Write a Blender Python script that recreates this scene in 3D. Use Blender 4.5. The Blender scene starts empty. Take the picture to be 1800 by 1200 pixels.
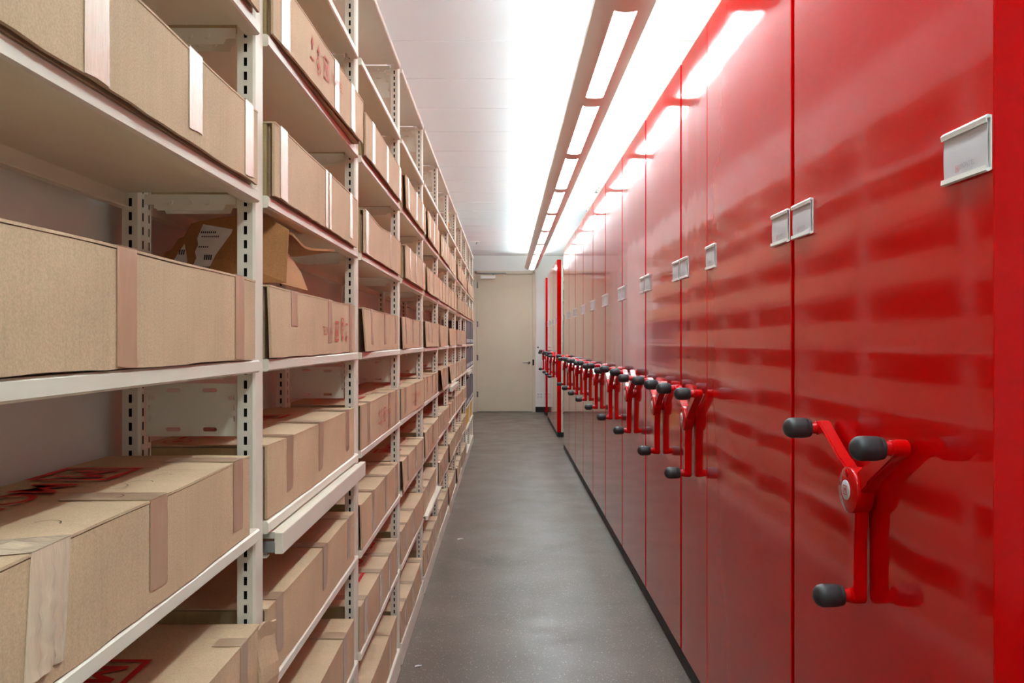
import bpy, math, random
from mathutils import Vector, Matrix, Euler

# ------------------------------------------------------------------ camera, world, exposure
sc = bpy.context.scene
COL = sc.collection
CAM_H = 1.344
cam_data = bpy.data.cameras.new('camera')
cam = bpy.data.objects.new('camera', cam_data)
COL.objects.link(cam)
cam.location = (0, 0, CAM_H)
cam.rotation_euler = (math.pi / 2, 0, 0)
cam_data.sensor_width = 36.0
cam_data.lens = 30.0
cam_data.shift_x = 12.0 / 1800.0
cam_data.clip_start = 0.02
sc.camera = cam
world = bpy.data.worlds.new('world')
world.use_nodes = True
world.node_tree.nodes['Background'].inputs[0].default_value = (1, 1, 1, 1)
world.node_tree.nodes['Background'].inputs[1].default_value = 0.0
sc.world = world
sc.view_settings.view_transform = 'Standard'
sc.view_settings.look = 'None'
sc.view_settings.gamma = 1.0
sc.view_settings.use_curve_mapping = False
sc.view_settings.exposure = 2.3
sc.cycles.use_denoising = True
sc.cycles.max_bounces = 10
sc.cycles.diffuse_bounces = 7
sc.cycles.glossy_bounces = 5
LAMP_DOWN = 7.8       # emission of the lamp's lens
LAMP_UP = 3.8        # emission of the lamp's upward tubes

rnd = random.Random(11)


# ------------------------------------------------------------------ colour and material helpers
def lin(c):
    c = c / 255.0
    return c / 12.92 if c <= 0.04045 else ((c + 0.055) / 1.055) ** 2.4


def rgb(r, g, b):
    return (lin(r), lin(g), lin(b), 1.0)


class Mat:
    """A small wrapper round a node material."""
    def __init__(self, name, color, rough=0.5, metal=0.0, spec=0.5):
        self.m = bpy.data.materials.new(name)
        self.m.use_nodes = True
        self.nt = self.m.node_tree
        self.b = self.nt.nodes['Principled BSDF']
        self.b.inputs['Base Color'].default_value = color
        self.b.inputs['Roughness'].default_value = rough
        self.b.inputs['Metallic'].default_value = metal
        self.b.inputs['Specular IOR Level'].default_value = spec
        self.color = color
        self.last_bump = None
        self.coords = self.nt.nodes.new('ShaderNodeTexCoord')

    def node(self, t, **kw):
        n = self.nt.nodes.new(t)
        for k, v in kw.items():
            if hasattr(n, k):
                setattr(n, k, v)
            else:
                n.inputs[k].default_value = v
        return n

    def link(self, a, b):
        self.nt.links.new(a, b)

    def noise(self, scale=10, detail=3, stretch=None, space='Object', rough=0.55):
        n = self.node('ShaderNodeTexNoise')
        n.inputs['Scale'].default_value = scale
        n.inputs['Detail'].default_value = detail
        n.inputs['Roughness'].default_value = rough
        if stretch:
            mp = self.node('ShaderNodeMapping')
            mp.inputs['Scale'].default_value = stretch
            self.link(self.coords.outputs[space], mp.inputs['Vector'])
            self.link(mp.outputs['Vector'], n.inputs['Vector'])
        else:
            self.link(self.coords.outputs[space], n.inputs['Vector'])
        return n.outputs['Fac']

    def ramp(self, fac, stops):
        r = self.node('ShaderNodeValToRGB')
        el = r.color_ramp.elements
        el[0].position, el[0].color = stops[0]
        el[1].position, el[1].color = stops[-1]
        for p, c in stops[1:-1]:
            e = el.new(p)
            e.color = c
        self.link(fac, r.inputs['Fac'])
        return r.outputs['Color']

    def mix(self, fac, a, b, mode='MIX'):
        n = self.node('ShaderNodeMix')
        n.data_type = 'RGBA'
        n.blend_type = mode
        for s, v in ((n.inputs[0], fac), (n.inputs[6], a), (n.inputs[7], b)):
            if isinstance(v, (int, float, tuple)):
                s.default_value = v
            else:
                self.link(v, s)
        return n.outputs[2]

    def base(self, sock):
        self.link(sock, self.b.inputs['Base Color'])

    def bump(self, h, strength=0.2, dist=0.002):
        n = self.node('ShaderNodeBump')
        n.inputs['Strength'].default_value = strength
        n.inputs['Distance'].default_value = dist
        self.link(h, n.inputs['Height'])
        if self.last_bump:
            self.link(self.last_bump, n.inputs['Normal'])
        self.link(n.outputs['Normal'], self.b.inputs['Normal'])
        self.last_bump = n.outputs['Normal']


MATS = {}


def plain(key, color, rough=0.5, metal=0.0, spec=0.5, vary=0.06, scale=14):
    m = Mat(key, color, rough, metal, spec)
    d = tuple(c * (1 - vary) for c in color[:3]) + (1,)
    u = tuple(min(1, c * (1 + vary)) for c in color[:3]) + (1,)
    m.base(m.ramp(m.noise(scale, 4), [(0.3, d), (0.7, u)]))
    MATS[key] = m.m
    return m


def kraft(key, color):
    m = Mat(key, color, 0.72, 0, 0.35)
    dk = tuple(c * 0.90 for c in color[:3]) + (1,)
    lt = tuple(min(1, c * 1.08) for c in color[:3]) + (1,)
    broad = m.ramp(m.noise(6, 3), [(0.3, dk), (0.7, lt)])
    fibre = m.ramp(m.noise(420, 2), [(0.35, (0.86, 0.86, 0.86, 1)), (0.65, (1.05, 1.05, 1.05, 1))])
    streak = m.ramp(m.noise(1.0, 3, (140, 140, 3)), [(0.3, (0.95, 0.95, 0.95, 1)), (0.7, (1.03, 1.03, 1.03, 1))])
    oi = m.node('ShaderNodeObjectInfo')
    tone = m.ramp(oi.outputs['Random'], [(0.0, (0.95, 0.95, 0.95, 1)), (1.0, (1.04, 1.03, 1.01, 1))])
    c = m.mix(1.0, broad, fibre, 'MULTIPLY')
    c = m.mix(1.0, c, streak, 'MULTIPLY')
    c = m.mix(1.0, c, tone, 'MULTIPLY')
    m.base(c)
    m.bump(m.noise(1.0, 2, (160, 160, 2)), 0.10, 0.0006)
    m.bump(m.noise(9, 2), 0.25, 0.004)
    MATS[key] = m.m


kraft('kraft_board', rgb(206, 175, 142))
kraft('kraft_inner_board', rgb(186, 160, 116))
kraft('kraft_torn_shaded_board', rgb(178, 122, 74))  # orange-brown board of the torn carton, darkened in its colour for shelf shade
plain('cream_steel', rgb(226, 217, 200), 0.38, 0, 0.45, 0.02)
plain('white_wall_paint', rgb(232, 229, 224), 0.7, 0, 0.3, 0.015, 5)
plain('white_ceiling_paint', rgb(230, 228, 227), 0.65, 0, 0.3, 0.01, 3)
plain('door_paint', rgb(212, 199, 176), 0.42, 0, 0.4, 0.02, 4)
plain('dark_rubber', rgb(38, 36, 35), 0.55, 0, 0.4, 0.1, 30)
plain('knob_rubber', rgb(46, 44, 46), 0.45, 0, 0.5, 0.12, 60)
plain('lamp_housing_paint', rgb(226, 217, 208), 0.5, 0, 0.3, 0.015, 5)
plain('white_plastic', rgb(232, 228, 222), 0.3, 0, 0.5, 0.02)
plain('white_card', rgb(212, 208, 212), 0.6, 0, 0.3, 0.02)
plain('brushed_steel', rgb(150, 146, 140), 0.22, 1.0, 0.5, 0.05, 60)
plain('grey_zinc', rgb(150, 158, 158), 0.35, 0.9, 0.5, 0.06, 50)
plain('printed_red', rgb(196, 32, 34), 0.6, 0, 0.3, 0.1, 90)
plain('faded_red', rgb(198, 96, 80), 0.65, 0, 0.3, 0.15, 150)
plain('printed_pale_red', rgb(222, 150, 150), 0.6, 0, 0.3, 0.05)
plain('printed_grey', rgb(178, 174, 178), 0.6, 0, 0.3, 0.05)
plain('pencil_mark', rgb(96, 78, 58), 0.7, 0, 0.2, 0.1, 60)
plain('black_ink', rgb(40, 34, 32), 0.6, 0, 0.3, 0.1, 60)
plain('binder_grey', rgb(104, 100, 104), 0.5, 0, 0.4, 0.06, 20)
plain('yellow_board', rgb(222, 172, 60), 0.6, 0, 0.3, 0.06, 20)
plain('orange_board', rgb(228, 150, 74), 0.6, 0, 0.3, 0.08, 20)
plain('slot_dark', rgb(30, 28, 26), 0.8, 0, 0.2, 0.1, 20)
plain('paper_label', rgb(236, 228, 222), 0.6, 0, 0.3, 0.08, 60)


def red_lacquer(key, wav):
    m = Mat(key, (0.58, 0.0003, 0.0006, 1), 0.10, 0, 0.5)
    m.b.inputs['IOR'].default_value = 1.2
    m.base(m.ramp(m.noise(3, 2), [(0.3, (0.56, 0.0003, 0.0006, 1)), (0.7, (0.60, 0.0003, 0.0006, 1))]))
    m.b.inputs['Coat Weight'].default_value = 1.0
    m.b.inputs['Coat IOR'].default_value = 1.26
    m.b.inputs['Coat Roughness'].default_value = 0.06
    if wav:
        m.bump(m.noise(1.0, 1, (1.0, 2.2, 1.3), 'Generated'), wav, 0.02)
        if m.last_bump:
            m.link(m.last_bump, m.b.inputs['Coat Normal'])
    MATS[key] = m.m


red_lacquer('red_panel_lacquer', 0.10)
red_lacquer('red_crank_lacquer', 0.0)


def tape_mat(key, color, rough, wrinkle):
    m = Mat(key, color, rough, 0, 0.8)
    m.base(m.ramp(m.noise(1.0, 4, (30, 90, 14)), [(0.3, tuple(c * 0.92 for c in color[:3]) + (1,)), (0.7, tuple(min(1, c * 1.08) for c in color[:3]) + (1,))]))
    m.b.inputs['Coat Weight'].default_value = 0.8
    m.b.inputs['Coat Roughness'].default_value = rough
    m.bump(m.noise(1.0, 4, (60, 260, 26)), wrinkle, 0.0016)
    MATS[key] = m.m


tape_mat('clear_tape', rgb(206, 178, 152), 0.26, 0.25)
tape_mat('brown_tape', rgb(190, 157, 128), 0.30, 0.12)
tape_mat('wrinkled_tape', rgb(230, 206, 178), 0.20, 1.0)


def floor_mat():
    m = Mat('floor_vinyl', rgb(134, 130, 124), 0.36, 0, 0.2)
    broad = m.ramp(m.noise(1.6, 4), [(0.3, rgb(102, 90, 81)), (0.7, rgb(114, 101, 92))])
    fine = m.ramp(m.noise(130, 4), [(0.3, (0.72, 0.72, 0.72, 1)), (0.7, (1.16, 1.16, 1.15, 1))])
    c = m.mix(1.0, broad, fine, 'MULTIPLY')
    v = m.node('ShaderNodeTexVoronoi')
    v.inputs['Scale'].default_value = 105
    m.link(m.coords.outputs['Object'], v.inputs['Vector'])
    spk = m.ramp(v.outputs['Distance'], [(0.16, (1, 1, 1, 1)), (0.26, (0, 0, 0, 1))])
    keep = m.ramp(m.noise(37, 2), [(0.50, (0, 0, 0, 1)), (0.56, (1, 1, 1, 1))])
    f = m.mix(1.0, spk, keep, 'MULTIPLY')
    c = m.mix(f, c, rgb(176, 172, 158))
    m.base(c)
    rr = m.ramp(m.noise(3, 4), [(0.3, (0.30, 0.30, 0.30, 1)), (0.7, (0.44, 0.44, 0.44, 1))])
    m.link(rr, m.b.inputs['Roughness'])
    m.bump(m.noise(160, 3), 0.12, 0.001)
    MATS['floor_vinyl'] = m.m


floor_mat()


def emit_mat(key, color, strength):
    m = Mat(key, color, 0.5)
    m.b.inputs['Emission Color'].default_value = color
    m.b.inputs['Emission Strength'].default_value = strength
    MATS[key] = m.m


emit_mat('lamp_lens', (0.84, 1.0, 1.06, 1), LAMP_DOWN)
emit_mat('lamp_tube', (0.84, 1.0, 1.06, 1), LAMP_UP)


# ------------------------------------------------------------------ mesh helpers
class MB:
    """Collects vertices and faces and links them as ONE mesh object."""
    def __init__(self):
        self.v, self.f, self.mi = [], [], []

    def face(self, pts, m=0):
        i = len(self.v)
        self.v += [tuple(p) for p in pts]
        self.f.append(tuple(range(i, i + len(pts))))
        self.mi.append(m)

    def box(self, x0, x1, y0, y1, z0, z1, m=0, bev=0.0):
        i = len(self.v)
        if bev <= 0:
            self.v += [(x0, y0, z0), (x1, y0, z0), (x1, y1, z0), (x0, y1, z0), (x0, y0, z1), (x1, y0, z1), (x1, y1, z1), (x0, y1, z1)]
            fs = [(0, 3, 2, 1), (4, 5, 6, 7), (0, 1, 5, 4), (1, 2, 6, 5), (2, 3, 7, 6), (3, 0, 4, 7)]
            self.f += [tuple(i + k for k in q) for q in fs]
            self.mi += [m] * 6
            return self
        # chamfered along every edge: three inset rectangles per axis
        import bmesh
        bm = bmesh.new()
        bmesh.ops.create_cube(bm, size=1.0)
        for v in bm.verts:
            v.co = Vector(((x0 + x1) / 2 + v.co.x * (x1 - x0), (y0 + y1) / 2 + v.co.y * (y1 - y0), (z0 + z1) / 2 + v.co.z * (z1 - z0)))
        bmesh.ops.bevel(bm, geom=list(bm.edges), offset=bev, segments=2, affect='EDGES', profile=0.5)
        self.add_bm(bm, m)
        return self

    def add_bm(self, bm, m=0):
        i = len(self.v)
        bm.verts.index_update()
        self.v += [tuple(v.co) for v in bm.verts]
        for f in bm.faces:
            self.f.append(tuple(i + v.index for v in f.verts))
            self.mi.append(m)
        bm.free()

    def prism(self, poly, axis, a, b, m=0):
        """Extrude a closed 2D polygon along an axis ('x': poly is (y,z); 'y': (x,z); 'z': (x,y))."""
        def P(p, t):
            return {'x': (t, p[0], p[1]), 'y': (p[0], t, p[1]), 'z': (p[0], p[1], t)}[axis]
        n, i = len(poly), len(self.v)
        self.v += [P(p, a) for p in poly] + [P(p, b) for p in poly]
        self.f += [tuple(range(i + n - 1, i - 1, -1)), tuple(range(i + n, i + 2 * n))]
        self.f += [(i + k, i + (k + 1) % n, i + n + (k + 1) % n, i + n + k) for k in range(n)]
        self.mi += [m] * (n + 2)
        return self

    def lathe(self, prof, origin, axis, seg=20, m=0, caps=True):
        """Revolve (radius, t) pairs about an axis vector through origin."""
        ax = Vector(axis).normalized()
        up = Vector((0, 0, 1)) if abs(ax.z) < 0.9 else Vector((1, 0, 0))
        e1 = ax.cross(up).normalized()
        e2 = ax.cross(e1).normalized()
        o = Vector(origin)
        i = len(self.v)
        for r, t in prof:
            for k in range(seg):
                a = 2 * math.pi * k / seg
                self.v.append(tuple(o + ax * t + e1 * (r * math.cos(a)) + e2 * (r * math.sin(a))))
        for j in range(len(prof) - 1):
            for k in range(seg):
                k2 = (k + 1) % seg
                self.f.append((i + j * seg + k, i + j * seg + k2, i + (j + 1) * seg + k2, i + (j + 1) * seg + k))
                self.mi.append(m)
        if caps:
            self.f.append(tuple(i + k for k in range(seg - 1, -1, -1)))
            self.f.append(tuple(i + (len(prof) - 1) * seg + k for k in range(seg)))
            self.mi += [m, m]
        return self

    def sheet(self, fn, nu, nv, th, m=0):
        """A closed curved slab: fn(u,v) -> (point, outward normal)."""
        i = len(self.v)
        top, bot = [], []
        for a in range(nu + 1):
            for b in range(nv + 1):
                p, n = fn(a / nu, b / nv)
                top.append(tuple(p))
                bot.append(tuple(Vector(p) - Vector(n) * th))
        self.v += top + bot
        N = (nu + 1) * (nv + 1)
        q = lambda a, b: i + a * (nv + 1) + b
        for a in range(nu):
            for b in range(nv):
                self.f.append((q(a, b), q(a + 1, b), q(a + 1, b + 1), q(a, b + 1)))
                self.f.append((q(a, b) + N, q(a, b + 1) + N, q(a + 1, b + 1) + N, q(a + 1, b) + N))
                self.mi += [m, m]
        ring = [q(a, 0) for a in range(nu + 1)] + [q(nu, b) for b in range(1, nv + 1)] + [q(a, nv) for a in range(nu - 1, -1, -1)] + [q(0, b) for b in range(nv - 1, 0, -1)]
        for k in range(len(ring)):
            a, b = ring[k], ring[(k + 1) % len(ring)]
            self.f.append((a, a + N, b + N, b))
            self.mi.append(m)
        return self

    def mesh(self, name, mats, smooth=False, fix=True):
        me = bpy.data.meshes.new(name)
        me.from_pydata(self.v, [], self.f)
        for k in (mats if isinstance(mats, (list, tuple)) else [mats]):
            me.materials.append(MATS[k])
        if any(self.mi):
            me.polygons.foreach_set('material_index', self.mi)
        if fix:
            import bmesh
            bm = bmesh.new()
            bm.from_mesh(me)
            bmesh.ops.recalc_face_normals(bm, faces=bm.faces)
            bm.to_mesh(me)
            bm.free()
        if smooth:
            me.polygons.foreach_set('use_smooth', [True] * len(me.polygons))
            try:
                me.set_sharp_from_angle(angle=math.radians(38))
            except Exception:
                pass
        me.update()
        return me

    def build(self, name, mats, parent=None, smooth=False, loc=(0, 0, 0), fix=True):
        return link(name, self.mesh(name, mats, smooth, fix), parent, loc)


def link(name, me, parent=None, loc=(0, 0, 0)):
    o = bpy.data.objects.new(name, me)
    COL.objects.link(o)
    o.location = loc
    if parent is not None:
        o.parent = parent
    return o


def thing(name, label, cat, loc=(0, 0, 0), rz=0.0, group=None):
    o = bpy.data.objects.new(name, None)
    COL.objects.link(o)
    o.location = loc
    o.rotation_euler = (0, 0, rz)
    o.empty_display_size = 0.05
    tag(o, label, cat, group)
    return o


def tag(o, label, cat, group=None):
    o['label'] = label
    o['category'] = cat
    if group:
        o['group'] = group
    return o


def struct(o):
    o['kind'] = 'structure'
    return o


# flat writing: every line of text becomes a thin mesh laid in a plane
def text_pts(body, size, shear=0.0, spacing=1.0, offset=0.0):
    cu = bpy.data.curves.new('lettering', 'FONT')
    cu.body = body
    cu.size = size
    cu.align_x = 'CENTER'
    cu.align_y = 'CENTER'
    cu.shear = shear
    cu.space_character = spacing
    cu.offset = offset
    cu.resolution_u = 3
    ob = bpy.data.objects.new('lettering', cu)
    COL.objects.link(ob)
    dg = bpy.context.evaluated_depsgraph_get()
    me = bpy.data.meshes.new_from_object(ob.evaluated_get(dg))
    vs = [v.co.copy() for v in me.vertices]
    fs = [tuple(p.vertices) for p in me.polygons]
    bpy.data.objects.remove(ob)
    bpy.data.curves.remove(cu)
    bpy.data.meshes.remove(me)
    return vs, fs


TEXT = {}


def text2d(mb, body, size, cx, cy, frame, m=0, sx=1.0, shear=0.0, offset=0.0):
    """Add lettering centred at (cx,cy) of the plane frame = (origin, right, up)."""
    key = (body, shear, offset)
    if key not in TEXT:
        TEXT[key] = text_pts(body, 1.0, shear, 1.0, offset)
    vs, fs = TEXT[key]
    o, r, u = frame
    i = len(mb.v)
    mb.v += [tuple(o + r * (cx + p.x * size * sx) + u * (cy + p.y * size)) for p in vs]
    mb.f += [tuple(i + k for k in f) for f in fs]
    mb.mi += [m] * len(fs)


def poly2d(mb, pts, frame, m=0):
    o, r, u = frame
    mb.face([o + r * p[0] + u * p[1] for p in pts], m)


def logo2d(mb, cx, cy, s, frame, m=0):
    """The framed M mark: a square outline with a letter M inside."""
    h, t = s / 2, s * 0.09
    for a, b, c, d in ((-h, -h, h, -h + t), (-h, h - t, h, h), (-h, -h + t, -h + t, h - t), (h - t, -h + t, h, h - t)):
        poly2d(mb, [(cx + a, cy + b), (cx + c, cy + b), (cx + c, cy + d), (cx + a, cy + d)], frame, m)
    w, k, q = s * 0.27, s * 0.30, s * 0.115
    for a in ([(-w, -k), (-w + q, -k), (-w + q, k), (-w, k)], [(w - q, -k), (w, -k), (w, k), (w - q, k)],
              [(-w + q, k), (-w + q, k - q * 1.9), (0, -k * 0.35), (0, k * 0.15)], [(w - q, k), (0, k * 0.15), (0, -k * 0.35), (w - q, k - q * 1.9)]):
        poly2d(mb, [(cx + p[0], cy + p[1]) for p in a], frame, m)


def seal2d(mb, cx, cy, s, frame, m=0):
    """An oval ring with a small maple leaf."""
    n = 24
    for k in range(n):
        a, b = 2 * math.pi * k / n, 2 * math.pi * (k + 1) / n
        poly2d(mb, [(cx + s * math.cos(a), cy + s * 0.8 * math.sin(a)), (cx + s * math.cos(b), cy + s * 0.8 * math.sin(b)),
                    (cx + s * 0.88 * math.cos(b), cy + s * 0.68 * math.sin(b)), (cx + s * 0.88 * math.cos(a), cy + s * 0.68 * math.sin(a))], frame, m)
    leaf = [(0, .5), (.12, .28), (.24, .33), (.2, .02), (.36, .16), (.4, .06), (.52, .06), (.44, -.1), (.22, -.26), (.24, -.34), (.04, -.3), (.03, -.5)]
    pts = leaf + [(-x, y) for x, y in reversed(leaf[1:])]
    i0 = (0, -0.05)
    for k in range(len(pts)):
        p, q = pts[k], pts[(k + 1) % len(pts)]
        poly2d(mb, [(cx + i0[0], cy + i0[1] * s), (cx + p[0] * s, cy + p[1] * s), (cx + q[0] * s, cy + q[1] * s)], frame, m)


# ------------------------------------------------------------------ the room
Y_BACK, Y_END = -2.6, 16.26
X_L, X_R = -0.70, 2.55
Z_C = 2.98
SHELF_X = -0.437
PX = 0.73             # front plane of the red panels

struct(MB().box(X_L - 0.2, X_R + 0.2, Y_BACK - 0.2, Y_END + 0.2, -0.1, 0.0).build('floor', 'floor_vinyl'))
ceiling = struct(MB().box(X_L - 0.2, X_R + 0.2, Y_BACK - 0.2, Y_END + 0.2, Z_C + 0.024, Z_C + 0.12).build('ceiling', 'white_ceiling_paint'))
PITCH = 0.672
yc = 4.648 - 11 * PITCH
plank_me = MB().box(X_L - 0.02, X_R + 0.02, 0.005, PITCH - 0.005, Z_C, Z_C + 0.0245, bev=0.004).mesh('ceiling_panel', 'white_ceiling_paint')
while yc < Y_END - 0.03:
    p = link('ceiling_panel', plank_me, ceiling)
    p.location.y = yc
    if yc + PITCH > Y_END:
        p.scale.y = (Y_END - yc) / PITCH
    yc += PITCH
struct(MB().box(X_L - 0.15, X_L, Y_BACK - 0.15, Y_END + 0.15, 0, Z_C + 0.01).build('wall_left', 'white_wall_paint'))
struct(MB().box(X_R, X_R + 0.15, Y_BACK - 0.15, Y_END + 0.15, 0, Z_C + 0.01).build('wall_right', 'white_wall_paint'))
struct(MB().box(X_L, X_R, Y_BACK - 0.15, Y_BACK, 0, Z_C + 0.01).build('wall_back', 'white_wall_paint'))
# the end wall, with the opening for the door
DX0, DX1, DZ = -0.545, 0.522, 2.634
w = MB()
w.box(X_L, DX0 - 0.03, Y_END, Y_END + 0.15, 0, Z_C + 0.01)
w.box(DX1 + 0.03, X_R, Y_END, Y_END + 0.15, 0, Z_C + 0.01)
w.box(DX0 - 0.03, DX1 + 0.03, Y_END, Y_END + 0.15, DZ + 0.03, Z_C + 0.01)
struct(w.build('wall_end', 'white_wall_paint'))
door = struct(thing('door_1', 'beige flush door', 'door', (DX0, Y_END, 0)))
for k in ('label', 'category'):
    del door[k]
dw = DX1 - DX0
MB().box(0.003, dw - 0.003, 0.012, 0.056, 0.012, DZ - 0.003, bev=0.002).build('door_leaf', 'door_paint', door)
fr = MB()
for pr in ([(-0.055, -0.014), (0.0, -0.014), (0.0, 0.06), (-0.012, 0.06), (-0.012, 0.145), (-0.03, 0.145), (-0.03, 0.0), (-0.055, 0.0)],):
    fr.prism(pr, 'z', 0.0, DZ + 0.05)
    fr.prism([(dw - x, y) for x, y in pr], 'z', 0.0, DZ + 0.05)
fr.box(-0.03, dw + 0.03, -0.014, 0.0, DZ, DZ + 0.05)
fr.box(-0.012, dw + 0.012, 0.0, 0.145, DZ, DZ + 0.028)
fr.build('door_frame', 'door_paint', door)
MB().box(-0.012, dw + 0.012, 0.056, 0.145, 0, 0.012).build('threshold', 'grey_zinc', door)
hinge = MB()
hinge.lathe([(0.009, 0), (0.009, 0.11)], (0.001, 0.008, 0), (0, 0, 1), 12)
hinge.box(-0.004, 0.03, 0.009, 0.013, 0.002, 0.108)
hm = hinge.mesh('hinge', 'brushed_steel', True)
for z in (0.28, 0.98, 1.62, 2.36):
    link('hinge', hm, door, (0, 0, z))
cl = MB().box(0.075, 0.36, -0.05, 0.011, 2.535, 2.60, bev=0.006).build('door_closer', 'white_plastic', door)
arm = MB()
arm.box(0.02, 0.56, -0.036, -0.016, 2.637, 2.655, bev=0.002)
arm.box(0.30, 0.33, -0.034, -0.018, 2.598, 2.64)
arm.build('closer_arm', 'grey_zinc', cl)
hd = MB()
hd.lathe([(0.027, 0), (0.027, 0.012), (0.012, 0.016), (0.012, 0.06)], (dw - 0.07, 0.012, 0.943), (0, -1, 0), 18)
hd.box(dw - 0.19, dw - 0.058, -0.062, -0.044, 0.934, 0.953, bev=0.006)
hd.build('lever_handle', 'brushed_steel', door, True)
MB().box(dw - 0.001, dw + 0.03, -0.0165, -0.0135, 0.89, 1.0).build('strike_plate', 'slot_dark', door)
bb = MB().box(DX1 + 0.056, 0.80, Y_END - 0.012, Y_END, 0, 0.10, bev=0.002)
struct(bb.build('baseboard_end', 'dark_rubber'))
struct(MB().box(X_L, X_L + 0.010, 11.56, Y_END, 0, 0.10, bev=0.002).build('baseboard_left', 'dark_rubber'))

sw = thing('wall_switch', 'small white wall switch plate with black button right of the door', 'switch', (0.625, Y_END, 1.214))
MB().box(-0.036, 0.036, -0.007, 0, -0.058, 0.058, bev=0.003).build('cover_plate', 'white_plastic', sw)
MB().box(-0.014, 0.014, -0.013, -0.006, 0.005, 0.03, bev=0.002).build('button', 'black_ink', sw)
MB().box(-0.016, 0.016, -0.010, -0.006, -0.04, -0.005, bev=0.002).build('rocker', 'white_plastic', sw)
ou = thing('power_outlet', 'white double power outlet plate low on the wall right of door', 'outlet', (0.66, Y_END, 0.314))
MB().box(-0.057, 0.057, -0.007, 0, -0.065, 0.065, bev=0.003).build('cover_plate', 'white_plastic', ou)
for x in (-0.027, 0.027):
    for z in (-0.026, 0.026):
        s = MB().box(x - 0.017, x + 0.017, -0.010, -0.006, z - 0.017, z + 0.017, bev=0.003).build('socket', 'white_card', ou)
        g = MB()
        g.box(x - 0.008, x - 0.005, -0.0106, -0.0095, z - 0.006, z + 0.008)
        g.box(x + 0.005, x + 0.008, -0.0106, -0.0095, z - 0.006, z + 0.008)
        g.build('slots', 'slot_dark', s)

# ------------------------------------------------------------------ the long pendant lamp
LX, LZ = 0.481, 2.655
LW, LL = 0.122, 0.046                 # half widths of housing and lens
SEC, N_SEC = 1.375, 13
Y_LE = 15.72
Y_LS = Y_LE - SEC * N_SEC - 0.06
lamp = thing('pendant_light', 'long white linear pendant lamp hanging under the ceiling along the aisle', 'lamp', (LX, (Y_LS + Y_LE) / 2, LZ))
ly = (Y_LS + Y_LE) / 2
hs = MB()


def arc_z(x):
    return 0.046 * (abs(x) / LW) ** 2.2


NS = 10
side = [LL + (LW - LL) * k / NS for k in range(NS + 1)]
for sg in (-1, 1):
    poly = [(sg * x, arc_z(x)) for x in side] + [(sg * LW, 0.076), (sg * (LW - 0.004), 0.085), (sg * (LW - 0.012), 0.085)] + \
           [(sg * (x - 0.004 if x > LL else LL), arc_z(x) + 0.012) for x in reversed(side)]
    hs.prism(poly, 'y', Y_LS - ly, Y_LE - ly)
EDGE = arc_z(LL)
bridge = [(-LL - 0.001 + (2 * LL + 0.002) * k / 8, 0) for k in range(9)]
gap = 0.085
for k in range(N_SEC + 1):
    y = Y_LS + 0.03 + SEC * k
    a, b = (y - gap, y + gap)
    a, b = max(a, Y_LS), min(b, Y_LE)
    poly = [(x, arc_z(x)) for x, _ in bridge] + [(x, arc_z(x) + 0.012) for x, _ in reversed(bridge)]
    hs.prism(poly, 'y', a - ly, b - ly)
for y in (Y_LS, Y_LE):
    xs = [-LW + 2 * LW * k / 20 for k in range(21)]
    hs.prism([(x, arc_z(x)) for x in xs] + [(LW, 0.085), (-LW, 0.085)], 'y', y - ly - 0.004, y - ly + 0.004)
hs.build('housing', 'lamp_housing_paint', lamp, True)
lens = MB().box(-LL + 0.001, LL - 0.001, -SEC / 2 + gap - 0.002, SEC / 2 - gap + 0.002, 0.0145, 0.018)
lens_me = lens.mesh('lens', 'lamp_lens')
lou = MB()
nb = 26
for k in range(nb):
    y = -SEC / 2 + gap + (SEC - 2 * gap) * (k + 0.5) / nb
    lou.prism([(x, arc_z(x) + 0.002) for x, _ in bridge[1:-1]] + [(x, 0.0135) for x, _ in reversed(bridge[1:-1])], 'y', y - (0.006 if k == nb // 2 else 0.0024), y + (0.006 if k == nb // 2 else 0.0024))
lou_me = lou.mesh('louver', 'lamp_housing_paint')
up_mb = MB()
for sg in (-1, 1):
    up_mb.prism([(sg * 0.022, 0.122), (sg * 0.038, 0.070), (sg * 0.034, 0.070), (sg * 0.018, 0.122)], 'y', -SEC / 2 + 0.02, SEC / 2 - 0.02)
up_me = up_mb.mesh('uplight_tube', 'lamp_tube')
tray_me = MB().box(-0.085, 0.085, -SEC / 2, SEC / 2, 0.056, 0.060).mesh('reflector', 'white_plastic')
for k in range(N_SEC):
    y = Y_LS + 0.03 + SEC * (k + 0.5) - ly
    l = link('lens', lens_me, lamp, (0, y, 0))
    lv = link('louver', lou_me, l)
    lv['kind'] = 'stuff'
    link('uplight_tube', up_me, lamp, (0, y, 0))
    link('reflector', tray_me, lamp, (0, y, 0))
    if k % 2 == 0:
        MB().lathe([(0.0015, 0.056), (0.0015, Z_C - LZ - 0.004)], (0, y, 0), (0, 0, 1), 8).lathe([(0.02, Z_C - LZ - 0.012), (0.02, Z_C - LZ)], (0, y, 0), (0, 0, 1), 16).build('suspension_cable', 'grey_zinc', lamp)


# small things on the ceiling
def sprinkler(x, y, label):
    t = thing('sprinkler_head', label, 'sprinkler', (x, y, Z_C), 0, 'ceiling sprinklers')
    MB().lathe([(0.035, -0.0005), (0.033, -0.008), (0.012, -0.012), (0.010, -0.03)], (0, 0, 0), (0, 0, 1), 18).build('escutcheon', 'white_plastic', t, True)
    MB().lathe([(0.004, -0.03), (0.004, -0.045), (0.016, -0.047), (0.016, -0.049)], (0, 0, 0), (0, 0, 1), 14).build('deflector', 'brushed_steel', t, True)


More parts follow.
